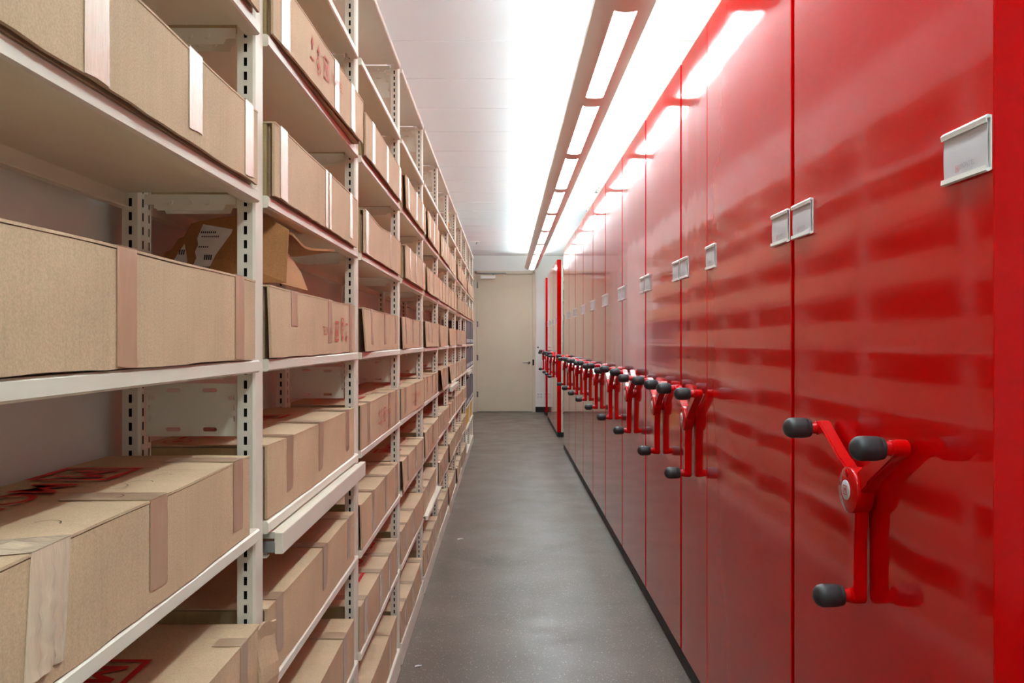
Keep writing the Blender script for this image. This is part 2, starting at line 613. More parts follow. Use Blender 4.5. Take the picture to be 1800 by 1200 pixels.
sprinkler(0.97, 9.1, 'white ceiling sprinkler above the red carriages, the one nearer the camera')
sprinkler(0.99, 10.4, 'white ceiling sprinkler above the red carriages, the farther one')
t = thing('exit_bracket', 'small grey bracket fixed under the ceiling past the shelving end', 'bracket', (-0.50, 13.9, Z_C))
MB().box(-0.07, 0.07, -0.006, 0.006, -0.018, 0.0, bev=0.002).build('bar', 'white_plastic', t)
MB().prism([(0.03, -0.016), (0.055, -0.016), (0.035, -0.055), (0.02, -0.055)], 'y', -0.005, 0.005).build('arm', 'grey_zinc', t)

# ------------------------------------------------------------------ the cream shelving on the left
LEV = [0.09, 0.415, 0.72, 1.018, 1.312, 1.608, 1.90, 2.19, 2.48]
POST_W, POST_D, BACK_X = 0.052, 0.031, -0.669
BAY = 1.0
YP0 = 0.516                                   # centre of the post at the near end of bay 0


def slotted(mb, P, w0, w1, cols, z0, z1, pitch=0.0245, sh=0.0145, swd=0.0055):
    """A strip of sheet with rows of slots left open. P(w,z) gives a point."""
    cuts = []
    for c in cols:
        cuts += [(c - swd / 2, c + swd / 2)]
    edges = [w0]
    for a, b in cuts:
        edges += [a, b]
    edges.append(w1)
    for k in range(0, len(edges), 2):
        mb.face([P(edges[k], z0), P(edges[k + 1], z0), P(edges[k + 1], z1), P(edges[k], z1)])
    for a, b in cuts:
        z = z0
        n = int((z1 - z0 - 0.02) / pitch)
        for k in range(n):
            s0 = z0 + 0.012 + k * pitch
            mb.face([P(a, z), P(b, z), P(b, s0), P(a, s0)])
            z = s0 + sh
        mb.face([P(a, z), P(b, z), P(b, z1), P(a, z1)])


def post_mesh(front):
    """x from 0 (front) to -POST_D, y centred, slots in both flanks."""
    mb = MB()
    h, d, z1 = POST_W / 2, POST_D, 2.49
    r = 0.004
    for s in (-1, 1):
        slotted(mb, lambda w, z, s=s: (w, s * h, z), -d, -r, [-0.0165], 0.0, z1)
        mb.face([(-r, s * h, 0), (0, s * (h - r), 0), (0, s * (h - r), z1), (-r, s * h, z1)])
    if front:
        mb.face([(0, -h + r, 0), (0, h - r, 0), (0, h - r, z1), (0, -h + r, z1)])
    else:
        slotted(mb, lambda w, z: (0, w, z), -h + r, h - r, [-0.013, 0.013], 0.0, z1)
    mb.face([(-d, h, 0), (-d, -h, 0), (-d, -h, z1), (-d, h, z1)])
    mb.face([(-d, -h, z1), (-d, h, z1), (0, h, z1), (0, -h, z1)])
    mb.box(-d + 0.004, -0.006, -h + 0.006, h - 0.006, 0.0, z1 - 0.005, 1)  # dark core: shade inside the post put into colour, so slots read black
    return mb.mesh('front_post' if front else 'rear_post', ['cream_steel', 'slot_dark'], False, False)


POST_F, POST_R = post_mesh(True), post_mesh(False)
CLEAR = BAY - POST_W - 0.002
# shelf: local y 0..CLEAR, x 0 at the front lip, z 0 at the top
xb = BACK_X - SHELF_X + 0.002
sp = [(0.006, 0.0), (0.009, -0.003), (0.009, -0.019), (0.006, -0.022), (-0.016, -0.022), (-0.016, -0.019), (-0.004, -0.019), (-0.004, -0.004),
      (xb + 0.004, -0.004), (xb + 0.004, -0.030), (xb + 0.016, -0.030), (xb + 0.016, -0.033), (xb, -0.033), (xb, 0.0)]
SHELF = MB().prism(sp, 'y', 0.0, CLEAR).mesh('shelf', 'cream_steel')
spb = [(0.006, 0.0), (0.009, -0.003), (0.009, -0.088), (-0.004, -0.088), (-0.004, -0.004), (xb + 0.004, -0.004), (xb + 0.004, -0.088), (xb, -0.088), (xb, 0.0)]
SHELF_BASE = MB().prism(spb, 'y', 0.0, CLEAR).mesh('base_shelf', 'cream_steel')
# bracket under the end of a shelf (in the x,z plane)
bk = MB()
x0b, x1b = -0.036, xb + 0.034
bk.prism([(x0b, -0.004), (x0b, -0.022), (x0b - 0.018, -0.022), (x0b - 0.022, -0.032), (x1b + 0.022, -0.032), (x1b + 0.018, -0.022), (x1b, -0.022), (x1b, -0.004)], 'y', 0.0, 0.0025)
for x in (x0b - 0.05, (x0b + x1b) / 2, x1b + 0.045):
    bk.lathe([(0.005, 0), (0.0045, 0.003)], (x, 0, -0.018), (0, -1, 0), 10)
BRACKET = bk.mesh('shelf_bracket', 'cream_steel')


def gusset_mesh():
    cu = bpy.data.curves.new('plate', 'CURVE')
    cu.dimensions = '2D'
    cu.fill_mode = 'BOTH'
    cu.extrude = 0.00125

    def ring(pts):
        s = cu.splines.new('POLY')
        s.points.add(len(pts) - 1)
        for p, q in zip(s.points, pts):
            p.co = (q[0], q[1], 0, 1)
        s.use_cyclic_u = True
    wd, ht = x0b - x1b, 0.093
    ring([(0, 0), (wd, 0), (wd, ht), (0, ht)])
    for cx in (0.30, 0.70):
        for cz in (0.012, ht - 0.012):
            c = wd * cx
            pts = []
            for k in range(9):
                a = -math.pi / 2 + math.pi * k / 8
                pts.append((c + 0.009 + 0.0036 * math.cos(a), cz + 0.0036 * math.sin(a)))
            for k in range(9):
                a = math.pi / 2 + math.pi * k / 8
                pts.append((c - 0.009 + 0.0036 * math.cos(a), cz + 0.0036 * math.sin(a)))
            ring(pts[::-1])
    for cx in (0.012, wd - 0.012):
        ring([(cx + 0.0034 * math.cos(-a * math.pi / 5), ht - 0.026 + 0.0034 * math.sin(-a * math.pi / 5)) for a in range(10)])
    for cz in (0.026, 0.045, 0.064):
        ring([(0.004, cz), (0.004, cz + 0.010), (0.0065, cz + 0.010), (0.0065, cz)])
        ring([(wd - 0.0065, cz), (wd - 0.0065, cz + 0.010), (wd - 0.004, cz + 0.010), (wd - 0.004, cz)])
    ob = bpy.data.objects.new('plate', cu)
    COL.objects.link(ob)
    dg = bpy.context.evaluated_depsgraph_get()
    me = bpy.data.meshes.new_from_object(ob.evaluated_get(dg))
    bpy.data.objects.remove(ob)
    me.materials.clear()
    me.materials.append(MATS['cream_steel'])
    me.transform(Matrix.Translation((x1b, 0, 0)) @ Matrix.Rotation(math.pi / 2, 4, 'X'))
    return me


GUSSET = gusset_mesh()
ORD = ['first', 'second', 'third', 'fourth', 'fifth', 'sixth', 'seventh', 'eighth', 'ninth', 'tenth', 'eleventh']
LEVELS = {}
for k in range(11):
    lev = list(LEV)
    if k >= 9:
        lev = [0.09, 0.36, 0.61, 1.03, 1.312, 1.608, 1.90, 2.19, 2.48]
    LEVELS[k] = lev
    y0 = YP0 + k * BAY
    if k == 0:
        lab = 'cream steel shelving bay nearest the camera, cut off by the left edge'
    elif k == 10:
        lab = 'cream steel shelving bay farthest from the camera, nearest the door'
    else:
        lab = 'cream steel shelving bay, %s from the camera in the left row' % ORD[k]
    b = thing('shelving_bay', lab, 'shelving', (SHELF_X, y0, 0), 0, 'bays of the fixed shelving row')
    if k == 0:
        link('front_post', POST_F, b)
        link('rear_post', POST_R, b, (BACK_X - SHELF_X + POST_D, 0, 0))
    link('front_post', POST_F, b, (0, BAY, 0))
    link('rear_post', POST_R, b, (BACK_X - SHELF_X + POST_D, BAY, 0))
    for i, z in enumerate(lev):
        dx = 0.018 if (k == 4 and i == 1) else 0.0
        link('base_shelf' if i == 0 else 'shelf', SHELF_BASE if i == 0 else SHELF, b, (dx, POST_W / 2 + 0.001, z))
        if i:
            link('shelf_bracket', BRACKET, b, (0, BAY - 0.018, z - 0.002))
            link('shelf_bracket', BRACKET, b, (0, 0.022, z - 0.002))
    for z in (lev[4] - 0.135, lev[8] - 0.135):
        link('gusset_plate', GUSSET, b, (0, BAY - 0.010, z))


def pull_out(k, z, out, label):
    """A reference shelf drawn a little out of its slides under a fixed shelf."""
    t = thing('pull_out_shelf', label, 'shelf', (SHELF_X + out, YP0 + k * BAY + 0.04, z), 0, 'pull out reference shelves')
    L = BAY - 0.08
    MB().box(-0.22, -0.004, 0.02, L - 0.02, -0.012, 0.0).build('tray', 'cream_steel', t)
    MB().box(-0.016, 0.0, 0.0, L, -0.036, 0.004, bev=0.002).build('front_rail', 'cream_steel', t)
    for y in (0.0, L - 0.018):
        s = MB().box(-0.20, -0.016, y + 0.002, y + 0.012, -0.034, -0.014, bev=0.001).build('slide', 'grey_zinc', t)
        br = MB()
        br.prism([(-0.21, -0.04), (-0.034, -0.04), (-0.034, -0.020), (-0.045, -0.020), (-0.045, -0.002), (-0.21, -0.002)], 'y', y + 0.012, y + 0.018)
        br.box(-0.21, -0.03, y, y + 0.018, -0.043, -0.040)
        br.build('slide_bracket', 'cream_steel', s)


pull_out(1, LEV[3] - 0.026, 0.032, 'cream pull-out shelf drawn slightly out, second shelving bay from the camera')
pull_out(6, LEV[3] - 0.026, 0.030, 'cream pull-out shelf drawn slightly out, seventh shelving bay from the camera')
pull_out(9, 1.03 - 0.026, 0.030, 'cream pull-out shelf below grey binders, tenth shelving bay from the camera')


# ------------------------------------------------------------------ cartons
def carton(k, i, L=0.885, h=0.136, xf=-0.42, y0=None, yaw=0.0, depth=0.238, tapes=((0.2, 1), (0.55, 1), (0.9, 1)), kind='clear_tape',
           flare=0.0, bow=0.002, lift=0.0, top=None, front=None, look=None, sag=0.0, wrinkle=None, seed=None, over=0.06, zt=None):
    """tapes: (fraction of the length or absolute y, fraction of the height covered).
    top: None, 'to_far' or 'to_near' (which way the lid's print reads); front: list of marks on the front."""
    r = random.Random((seed or 0) * 131 + k * 17 + i)
    if y0 is None:
        y0 = YP0 + k * BAY + 0.031 + r.uniform(0.0, 0.006)
    z = (zt if zt is not None else LEVELS[k][i]) + 0.0008 + lift
    look = look or 'kraft carton with tape strips'
    pos = '%s shelf up' % ORD[i] if i else 'bottom shelf'
    bay = 'nearest bay' if k == 0 else ('last bay before the door' if k == 10 else '%s shelving bay from camera' % ORD[k])
    t = thing('carton', '%s, %s, %s' % (look, pos, bay), 'box', (xf, y0, z), yaw, 'long cartons on the left shelving')
    ph = r.uniform(0, 6)
    T = 0.005
    if i <= 4:
        t.location.x = xf - 0.012

    def face_x(y, zz):
        f = y / L
        return bow * (1 - (2 * f - 1) ** 2) + flare * max(0, 1 - f / 0.55) ** 2 * (1 - 0.55 * zz / h) + 0.0008 * math.sin(9 * f + ph)

    def top_z(y, x=0):
        f = y / L
        return h - sag * math.exp(-((f - 0.35) / 0.22) ** 2) + 0.0007 * math.sin(13 * f + 2 * ph)

    body = MB().box(-depth, -0.010, 0.012, L - 0.002, 0.0, h - sag - 0.004, bev=0.0015)
    body.build('body', 'kraft_board', t)
    # far and near end closures
    MB().box(-depth, -0.031, 0.0, 0.004, 0.001, h - 0.005).build('end_flap', 'kraft_inner_board', t)
    MB().box(-0.026, -0.014, -0.002, 0.045, 0.001, h - 0.005).build('tuck_flap', 'kraft_inner_board', t)
    # front panel, a slightly bowed board of its own
    jag = [r.uniform(-0.0014, 0.0014) for _ in range(40)]

    def fp(u, v):
        y = u * L
        ztop, zbot = top_z(y) - 0.0042, 0.0012
        a = int(u * 20)
        zz = zbot + (ztop - zbot) * v + (jag[a] * (1 if v in (0.0,) else 0.4 if v == 1.0 else 0))
        if v == 0.0 and zz < 0.0003:
            zz = 0.0003
        return (face_x(y, zz), y, zz), (1, 0, 0)
    MB().sheet(fp, 20, 4, T).build('front_panel', 'kraft_board', t)

    def lid(u, v):
        y = u * L
        return (-depth + (depth + 0.0008 + face_x(y, h)) * v, y, top_z(y) - 0.0008 + 0.0008 * math.sin(3 * u + 5 * v + ph)), (0, 0, 1)
    MB().sheet(lid, 16, 3, 0.003).build('lid', 'kraft_board', t)
    for n, tp in enumerate(tapes):
        f, cov = tp[0], tp[1]
        wd = tp[2] if len(tp) > 2 else 0.048
        mk = tp[3] if len(tp) > 3 else kind
        slant = tp[4] if len(tp) > 4 else 0.0
        yc_ = f - y0 if f > 1.3 or (k == 0 and f > 0.5 and tp[-1] == 'abs') else f * L
        yc_ = min(max(yc_, wd / 2 + 0.004), L - wd / 2 - 0.004)
        low = h * (1 - cov) + 0.0015
        if cov >= 0.995:
            low = 0.0025

        def tf(u, v, yc_=yc_, wd=wd, low=low, slant=slant):
            zt_ = top_z(yc_) - 0.0003
            zz = low + (zt_ - low) * v
            y = yc_ + (u - 0.5) * wd + slant * (1 - v)
            y = min(max(y, 0.001), L - 0.001)
            if v in (0.0,):
                zz += 0.0012 * math.sin(u * 21 + ph + n)
            return (face_x(y, min(zz, h)) + 0.0014, y, zz), (1, 0, 0)
        mb = MB().sheet(tf, 4, 6, 0.0007)
        ov = tp[5] if len(tp) > 5 else over

        def tt(u, v, yc_=yc_, wd=wd, ov=ov, slant=slant):
            y = yc_ + (u - 0.5) * wd - slant * v
            y = min(max(y, 0.001), L - 0.001)
            return (0.0014 + face_x(y, h) - (ov + 0.0014) * v, y, top_z(y) + 0.0010), (0, 0, 1)
        mb.sheet(tt, 4, 3, 0.0006)
        mb.build('tape', mk, t, True)
    if top:
        near_first = top == 'to_far'
        up = Vector((-1, 0, 0)) if near_first else Vector((1, 0, 0))
        right = Vector((0, 1, 0)) if near_first else Vector((0, -1, 0))
        cxp = -0.105 if near_first else -0.172
        o = Vector((cxp, L / 2 + (0.10 if not near_first and k == 0 else 0.0), h + 0.0012))
        mb = MB()
        fr_ = (o, right, up)
        logo2d(mb, -0.135, 0.0, 0.116, fr_, 0)
        text2d(mb, 'MONTEL', 0.088, 0.152, 0.0, fr_, 0, 1.18, 0, 0.003)
        text2d(mb, 'HIGH DENSITY STORAGE', 0.020, 0.15, -0.042, fr_, 1, 1.25)
        seal2d(mb, 0.395, -0.01, 0.032, fr_, 1)
        mb.build('lid_print', ['printed_red', 'faded_red'], t, False, (0, 0, 0), False)['label'] = 'red printed logo and lettering on the lid'
    if front:
        mb = MB()
        flip, yb, zb = front
        up = Vector((0, 0, -1 if flip else 1))
        right = Vector((0, -1 if flip else 1, 0))
        fr_ = (Vector((face_x(yb, zb) + 0.0022, yb, zb)), right, up)
        text2d(mb, 'MONTEL', 0.030, 0.115 if not flip else 0.115, 0.0, fr_, 0, 0.95)
        logo2d(mb, 0.0, 0.0, 0.05, fr_, 0)
        seal2d(mb, -0.075, -0.018, 0.022, fr_, 0)
        for q in range(2):
            x = -0.075 - 0.055 * q
            poly2d(mb, [(x - 0.012, 0.012), (x, 0.03), (x + 0.012, 0.012)], fr_, 0)
            poly2d(mb, [(x - 0.004, 0.012), (x + 0.004, 0.012), (x + 0.004, 0.0), (x - 0.004, 0.0)], fr_, 0)
        poly2d(mb, [(-0.145, -0.022), (-0.115, -0.022), (-0.115, -0.017), (-0.145, -0.017)], fr_, 0)
        mb.build('front_print', 'faded_red', t, False, (0, 0, 0), False)['label'] = 'faded red printed marks on the front'
    return t, L, h


C, B = 'clear_tape', 'brown_tape'
# --- the three nearest bays, box by box
carton(0, 6, L=0.90, y0=0.55, xf=-0.418, h=0.13, tapes=((0.3, 1), (0.92, 1)), look='kraft carton cut by the top edge of the photo')
carton(0, 5, L=0.895, y0=0.552, xf=-0.42, h=0.126, tapes=((0.357, 1, 0.052), (0.671, 0.86, 0.050), (0.945, 0.96, 0.044)), look='kraft carton with three whitish wrinkled tapes')
carton(0, 4, L=0.915, y0=0.545, xf=-0.415, h=0.136, kind=B, tapes=((0.452, 1, 0.049), (0.90, 1, 0.046), (0.1, 1)), look='plain kraft carton with two brown tapes')
tc, Lc, hc = carton(0, 3, L=0.89, y0=0.548, xf=-0.418, h=0.134, kind=B, top='to_near', over=0.11,
                    tapes=((0.567, 0.84, 0.052), (0.925, 0.84, 0.05)), look='kraft carton with crumpled tape')
# the wide crumpled tape folded over its edge, and pencil marks
wt = MB()


def wtf(u, v):
    yy = 0.258 + (u - 0.5) * 0.070 - 0.012 * (1 - v)
    zz = 0.018 + (hc - 0.018) * v
    fold = 0.0024 * abs(math.sin(u * 9.0 + 0.8 * v)) + 0.001 * math.sin(31 * v + 7 * u)
    return (0.0022 + fold * math.sin(math.pi * u) * 2.2 * (1 - v ** 4), yy, zz), (1, 0, 0)


def wtt(u, v):
    yy = 0.258 + (u - 0.5) * 0.070 - 0.05 * v
    fold = 0.0016 * abs(math.sin(u * 9.0 + 1.7 * v)) + 0.0008 * math.sin(23 * v + 5 * u)
    return (0.0026 - 0.125 * v, yy, hc + 0.0013 + fold * math.sin(math.pi * u) * 2.2 * min(1, 4 * v)), (0, 0, 1)


wt.sheet(wtf, 10, 12, 0.0008).sheet(wtt, 10, 12, 0.0008)
wt.build('crumpled_tape', 'wrinkled_tape', tc, True)['label'] = 'crumpled pale tape folded over the lid edge'
sc_ = MB()
for (sx, sy, rr, a0, a1) in ((-0.05, 0.34, 0.015, -1.2, 1.4), (-0.062, 0.60, 0.016, -1.5, 1.2), (-0.055, 0.66, 0.012, -1.4, 0.9), (-0.085, 0.57, 0.018, 0.3, 2.6), (-0.10, 0.72, 0.013, -1.3, 1.5), (-0.05, 0.50, 0.010, 0.2, 2.4), (-0.03, 0.20, 0.012, -1, 1.3)):
    for q in range(8):
        a, b2 = a0 + (a1 - a0) * q / 8, a0 + (a1 - a0) * (q + 1) / 8
        p0 = Vector((sx + rr * math.sin(a), sy + 1.3 * rr * math.cos(a), hc + 0.0014))
        p1 = Vector((sx + rr * math.sin(b2), sy + 1.3 * rr * math.cos(b2), hc + 0.0014))
        d = (p1 - p0).cross(Vector((0, 0, 1))).normalized() * 0.0007
        sc_.face([p0 - d, p0 + d, p1 + d, p1 - d])
for yy in (0.52, 0.70, 0.715, 0.80):
    sc_.face([(-0.16, yy, hc + 0.0014), (-0.16, yy + 0.001, hc + 0.0014), (-0.03, yy + 0.004, hc + 0.0014), (-0.03, yy + 0.003, hc + 0.0014)])
sc_.build('pencil_scribble', 'pencil_mark', tc, False, (0, 0, 0), False)['label'] = 'faint pencil scribbles on the lid'
t02, L02, h02 = carton(0, 2, L=0.925, y0=0.55, xf=-0.413, h=0.136, kind=B, top='to_near', tapes=((0.3, 1), (0.9, 1, 0.04)), flare=0.0, over=0.045, look='red-printed kraft carton with bulging corner flap')

cfl = MB().sheet(lambda u, v: ((0.004 + 0.010 * u + 0.004 * math.sin(6 * v), L02 - 0.012 + 0.075 * u, 0.004 + (h02 - 0.012 + 0.006 * math.sin(5 * u)) * v), (1, 0, 0)), 5, 5, 0.005)
cfl.build('corner_flap', 'kraft_board', t02)
carton(1, 6, L=0.862, y0=1.552, xf=-0.421, yaw=-0.022, h=0.122, tapes=((0.085, 1, 0.055), (0.60, 1), (0.825, 1)), front=(False, 0.40, 0.066), look='faded-print kraft carton with jutting far end')
carton(1, 5, L=0.875, h=0.136, xf=-0.42, tapes=((0.07, 1, 0.05), (0.51, 1, 0.022), (0.555, 1, 0.022), (0.87, 0.9, 0.04)), look='kraft carton with white tape strips')
carton(1, 4, L=0.89, h=0.134, xf=-0.418, kind=B, tapes=((0.20, 0.55, 0.05), (0.60, 0.8, 0.045), (0.925, 1, 0.04)), front=(True, 0.62, 0.058), flare=0.008, look='kraft carton with upside-down red print')
carton(1, 3, L=0.885, h=0.137, xf=-0.42, kind=B, top='to_near', over=0.10, tapes=((0.175, 0.8, 0.046), (0.49, 0.8, 0.046), (0.88, 0.8, 0.046)), look='red-lettered kraft carton with three short tapes')
carton(1, 2, L=0.89, h=0.138, xf=-0.42, kind=B, over=0.08, tapes=((0.09, 0.8, 0.05), (0.545, 0.75, 0.046), (0.9, 0.8, 0.046)), look='plain kraft carton with three short tapes')
carton(1, 1, L=0.89, h=0.137, xf=-0.42, kind=B, over=0.09, tapes=((0.3, 0.9), (0.84, 0.9, 0.05)), look='kraft carton, nearest of the low ones')

carton(2, 6, L=0.875, h=0.130, xf=-0.416, yaw=0.0, tapes=((0.16, 1), (0.52, 1), (0.93, 1)), look='kraft carton with three white tapes')
carton(2, 5, L=0.885, h=0.134, xf=-0.42, kind=C, sag=0.014, tapes=((0.05, 1), (0.63, 1, 0.01)), look='kraft carton with a dented top')
carton(2, 4, L=0.90, h=0.134, xf=-0.42, kind=B, flare=0.018, tapes=((0.2, 0.85, 0.045), (0.55, 0.85, 0.045), (0.90, 0.85, 0.045)), look='kraft carton with flared near corner')
carton(2, 3, L=0.90, h=0.136, xf=-0.418, kind=B, top='to_far', tapes=((0.14, 1, 0.05), (0.66, 1, 0.05), (0.88, 0.95, 0.045)), front=(False, 0.47, 0.068), look='kraft carton with faded red print on front')
carton(2, 2, L=0.895, h=0.138, xf=-0.42, kind=B, top='to_near', over=0.12, flare=0.006, tapes=((0.25, 0.97), (0.6, 0.97), (0.92, 0.97)), look='kraft carton with gaping near end flaps')
carton(2, 1, L=0.89, h=0.137, xf=-0.42, kind=C, top='to_far', over=0.12, tapes=((0.10, 1), (0.44, 1), (0.70, 1), (0.95, 1, 0.03)), look='kraft carton with bold red lettering on lid')
carton(2, 0, L=0.89, h=0.150, xf=-0.425, kind=B, tapes=((0.75, 1, 0.03),), look='plain kraft carton')

# --- the bays behind
LOOKS = ['kraft carton with tape strips', 'plain kraft carton', 'kraft carton with brown tapes', 'long kraft carton', 'kraft carton with worn edges']
for k in range(3, 11):
    for i in range(0, 7):
        r = random.Random(k * 53 + i * 7)
        if k >= 9 and i < 5:
            continue
        kind = C if i >= 5 or (i <= 2 and r.random() < 0.4) else B
        tp = [(0.15 + r.uniform(-0.05, 0.06), 0.95 if i >= 5 else 0.85), (0.5 + r.uniform(-0.06, 0.1), 0.95 if i >= 5 else 0.85), (0.88 + r.uniform(-0.06, 0.05), 0.95)]
        if r.random() < 0.25:
            tp = tp[:2]
        if (k, i) in ((5, 4), (6, 4)):
            tp = []
        top = None
        if i <= 3 and r.random() < 0.6 or (k, i) in ((3, 0), (3, 3), (4, 0), (5, 1)):
            top = r.choice(['to_far', 'to_near'])
        L = r.uniform(0.87, 0.91)
        fl = r.choice([0.0, 0.004, 0.012])
        if (k, i) in ((5, 3), (6, 3)):
            fl = 0.028
        front = None
        if (k, i) in ((3, 3),):
            front = (False, 0.5, 0.066)
        lookx = LOOKS[(k * 3 + i) % 5]
        if (k, i) == (5, 3):
            lookx = 'kraft carton with wide flared near end'
        carton(k, i, L=L, h=r.uniform(0.128, 0.142), xf=-0.42 + r.uniform(-0.006, 0.006), yaw=r.uniform(-0.010, 0.006), kind=kind, tapes=tuple(tp), top=top,
               front=front, flare=fl, over=r.choice([0.06, 0.10, 0.12]), look=lookx)

# torn carton lying on the second bay's carton
tn = thing('torn_carton', 'torn brown carton with ripped shipping label, lying on another carton, second bay', 'box', (-0.53, 1.62, 1.452))
edge = [(-0.125, 0.004), (-0.122, 0.020), (-0.108, 0.022), (-0.106, 0.036), (-0.092, 0.040), (-0.086, 0.062), (-0.078, 0.066), (-0.072, 0.088), (-0.064, 0.092), (-0.060, 0.118), (-0.046, 0.122), (-0.02, 0.128), (0.03, 0.136), (0.072, 0.132), (0.112, 0.108), (0.112, 0.004)]
edge = [(x - (0.046 - 0.30 * min(z, 0.128)) if x < 0.0 else x, z) for x, z in edge]
pn = MB()


def slopey(p):
    return (p[0], -0.004 + 0.25 * max(0, p[1] - 0.05) + 0.12 * max(0.0, p[0]), p[1])


nn = len(edge)
cpt = (0.0, 0.05)
for k in range(nn):
    a, b2 = edge[k], edge[(k + 1) % nn]
    tri = [slopey(cpt), slopey(a), slopey(b2)]
    pn.face(tri)
    pn.face([(x, y + 0.005, z) for x, y, z in reversed(tri)])
    pn.face([slopey(a), slopey(b2), tuple(Vector(slopey(b2)) + Vector((0, 0.005, 0))), tuple(Vector(slopey(a)) + Vector((0, 0.005, 0)))])
pn.build('torn_panel', 'kraft_torn_shaded_board', tn)


def flapfn(u, v):
    y = 0.03 + 0.42 * u
    x = -0.02 + 0.13 * v + 0.01 * math.sin(5 * u + 2 * v)
    return (x, y, 0.130 - 0.030 * v * (1 - u) - 0.020 * u + 0.008 * math.sin(4 * u + 3 * v)), (0, 0, 1)


MB().sheet(flapfn, 10, 5, 0.005).build('top_flap', 'kraft_torn_shaded_board', tn)


def sidefn(u, v):
    y = 0.02 + 0.22 * u
    return (0.10 - 0.015 * v, y, 0.003 + 0.10 * v * (1 - 0.6 * u)), (1, 0, 0)


MB().sheet(sidefn, 8, 3, 0.005).build('side_flap', 'kraft_torn_shaded_board', tn)


def onpanel(pts, off=-0.0018):
    return [tuple(Vector(slopey(p)) + Vector((0, off, 0))) for p in pts]


def patch(pts, name, mk, par, off):
    m = MB()
    q = onpanel(pts, off)
    c = onpanel([(sum(p[0] for p in pts) / len(pts), sum(p[1] for p in pts) / len(pts))], off)[0]
    for k in range(len(q)):
        m.face([c, q[k], q[(k + 1) % len(q)]])
    return m.build(name, mk, par, False, (0, 0, 0), False)


l1 = patch([(-0.047, 0.116), (0.010, 0.106), (0.008, 0.098), (-0.018, 0.056), (-0.036, 0.018), (-0.048, 0.016), (-0.066, 0.012), (-0.064, 0.028), (-0.054, 0.050), (-0.058, 0.062), (-0.053, 0.075), (-0.056, 0.088)], 'shipping_label', 'paper_label', tn, -0.0022)
l1['label'] = 'torn pale shipping label'
l2 = patch([(-0.079, 0.078), (-0.071, 0.045), (-0.074, 0.020), (-0.112, 0.024)], 'label_scrap', 'paper_label', tn, -0.0022)
l2['label'] = 'triangular scrap of the torn label'
for par, spots in ((l1, [(-0.058, 0.028, 0.030, 0.006), (-0.040, 0.046, 0.016, 0.010), (-0.050, 0.098, 0.030, 0.004), (-0.048, 0.090, 0.034, 0.003), (-0.052, 0.070, 0.02, 0.003), (-0.046, 0.020, 0.01, 0.003)]),
                   (l2, [(-0.088, 0.056, 0.012, 0.010), (-0.095, 0.040, 0.018, 0.003), (-0.104, 0.028, 0.022, 0.003)])):
    m = MB()
    for x, z, ww, hh in spots:
        n = max(2, int(ww / 0.0035))
        for q in range(n):
            xa = x + ww * q / n
            m.face(onpanel([(xa, z), (xa + ww / n * 0.6, z), (xa + ww / n * 0.6 + 0.001, z + hh), (xa + 0.001, z + hh)], -0.003))
    m.build('label_print', 'black_ink', par, False, (0, 0, 0), False)

# orange folded board on a high shelf
ob_ = thing('orange_folder', 'small orange folded board standing on a high shelf, seventh bay', 'folder', (-0.45, 6.72, LEV[7] + 0.0005), 0.1)
MB().prism([(-0.08, 0.0), (0.0, 0.0), (0.012, 0.075), (0.006, 0.095), (-0.072, 0.085)], 'y', 0.0, 0.006).build('front_cover', 'orange_board', ob_)
MB().prism([(-0.08, 0.0), (0.0, 0.0), (0.008, 0.070), (-0.072, 0.088)], 'y', 0.012, 0.018).build('back_cover', 'orange_board', ob_)
MB().box(-0.08, -0.072, 0.0, 0.018, 0.0, 0.085).build('spine', 'orange_board', ob_)

# grey binders on the last two bays
for k in (9, 10):
    for i, hh in ((2, 0.30), (3, 0.235), (4, 0.262)):
        n = 8
        for q in range(n):
            y = YP0 + k * BAY + 0.05 + q * 0.112
            place = 'ninth' if k == 9 else 'tenth'
            bn = thing('binder', '%s grey binder from the near end, %s row, %s shelving bay from camera' % (ORD[q], {2: 'bottom', 3: 'middle', 4: 'top'}[i], {9: 'tenth', 10: 'eleventh'}[k]), 'binder',
                       (-0.432, y, LEVELS[k][i] + 0.0005), 0, 'grey binders, %s bay, %s row' % ({9: 'tenth', 10: 'eleventh'}[k], {2: 'bottom', 3: 'middle', 4: 'top'}[i]))
            if q == 0 and k == 9 and i == 2:
                BIND = {}
            if hh not in BIND:
                c_ = MB()
                c_.box(-0.21, -0.004, 0.0, 0.004, 0, hh)
                c_.box(-0.21, -0.004, 0.100, 0.104, 0, hh)
                c_.box(-0.006, 0.0, 0.0, 0.104, 0, hh, bev=0.001)
                BIND[hh] = (c_.mesh('cover', 'binder_grey'), MB().box(-0.0004, 0.0012, 0.02, 0.084, 0.02, 0.06).mesh('spine_label', 'white_card'),
                            MB().box(-0.20, -0.010, 0.006, 0.098, 0.004, hh - 0.02).mesh('papers', 'white_card'))
            for nm, me in zip(('cover', 'spine_label', 'papers'), BIND[hh]):
                link(nm, me, bn)
# yellow boxes beneath
for k in (9, 10):
    for q in range(4):
        y = YP0 + k * BAY + 0.05 + q * 0.225
        hh = 0.19
        lb = ('yellow file box on low shelf, %s from the near end, tenth shelving bay' if k == 9 else 'yellow file box on low shelf, %s from the near end, last shelving bay') % ORD[q]
        t = thing('file_box', lb, 'box', (-0.45, y, LEVELS[k][1] + 0.0005), 0, 'yellow file boxes')
        MB().box(-0.20, 0, 0, 0.20, 0, hh - 0.03, bev=0.002).build('box_body', 'yellow_board', t)
        MB().box(-0.203, 0.003, -0.003, 0.203, hh - 0.045, hh, bev=0.002).build('box_lid', 'yellow_board', t)


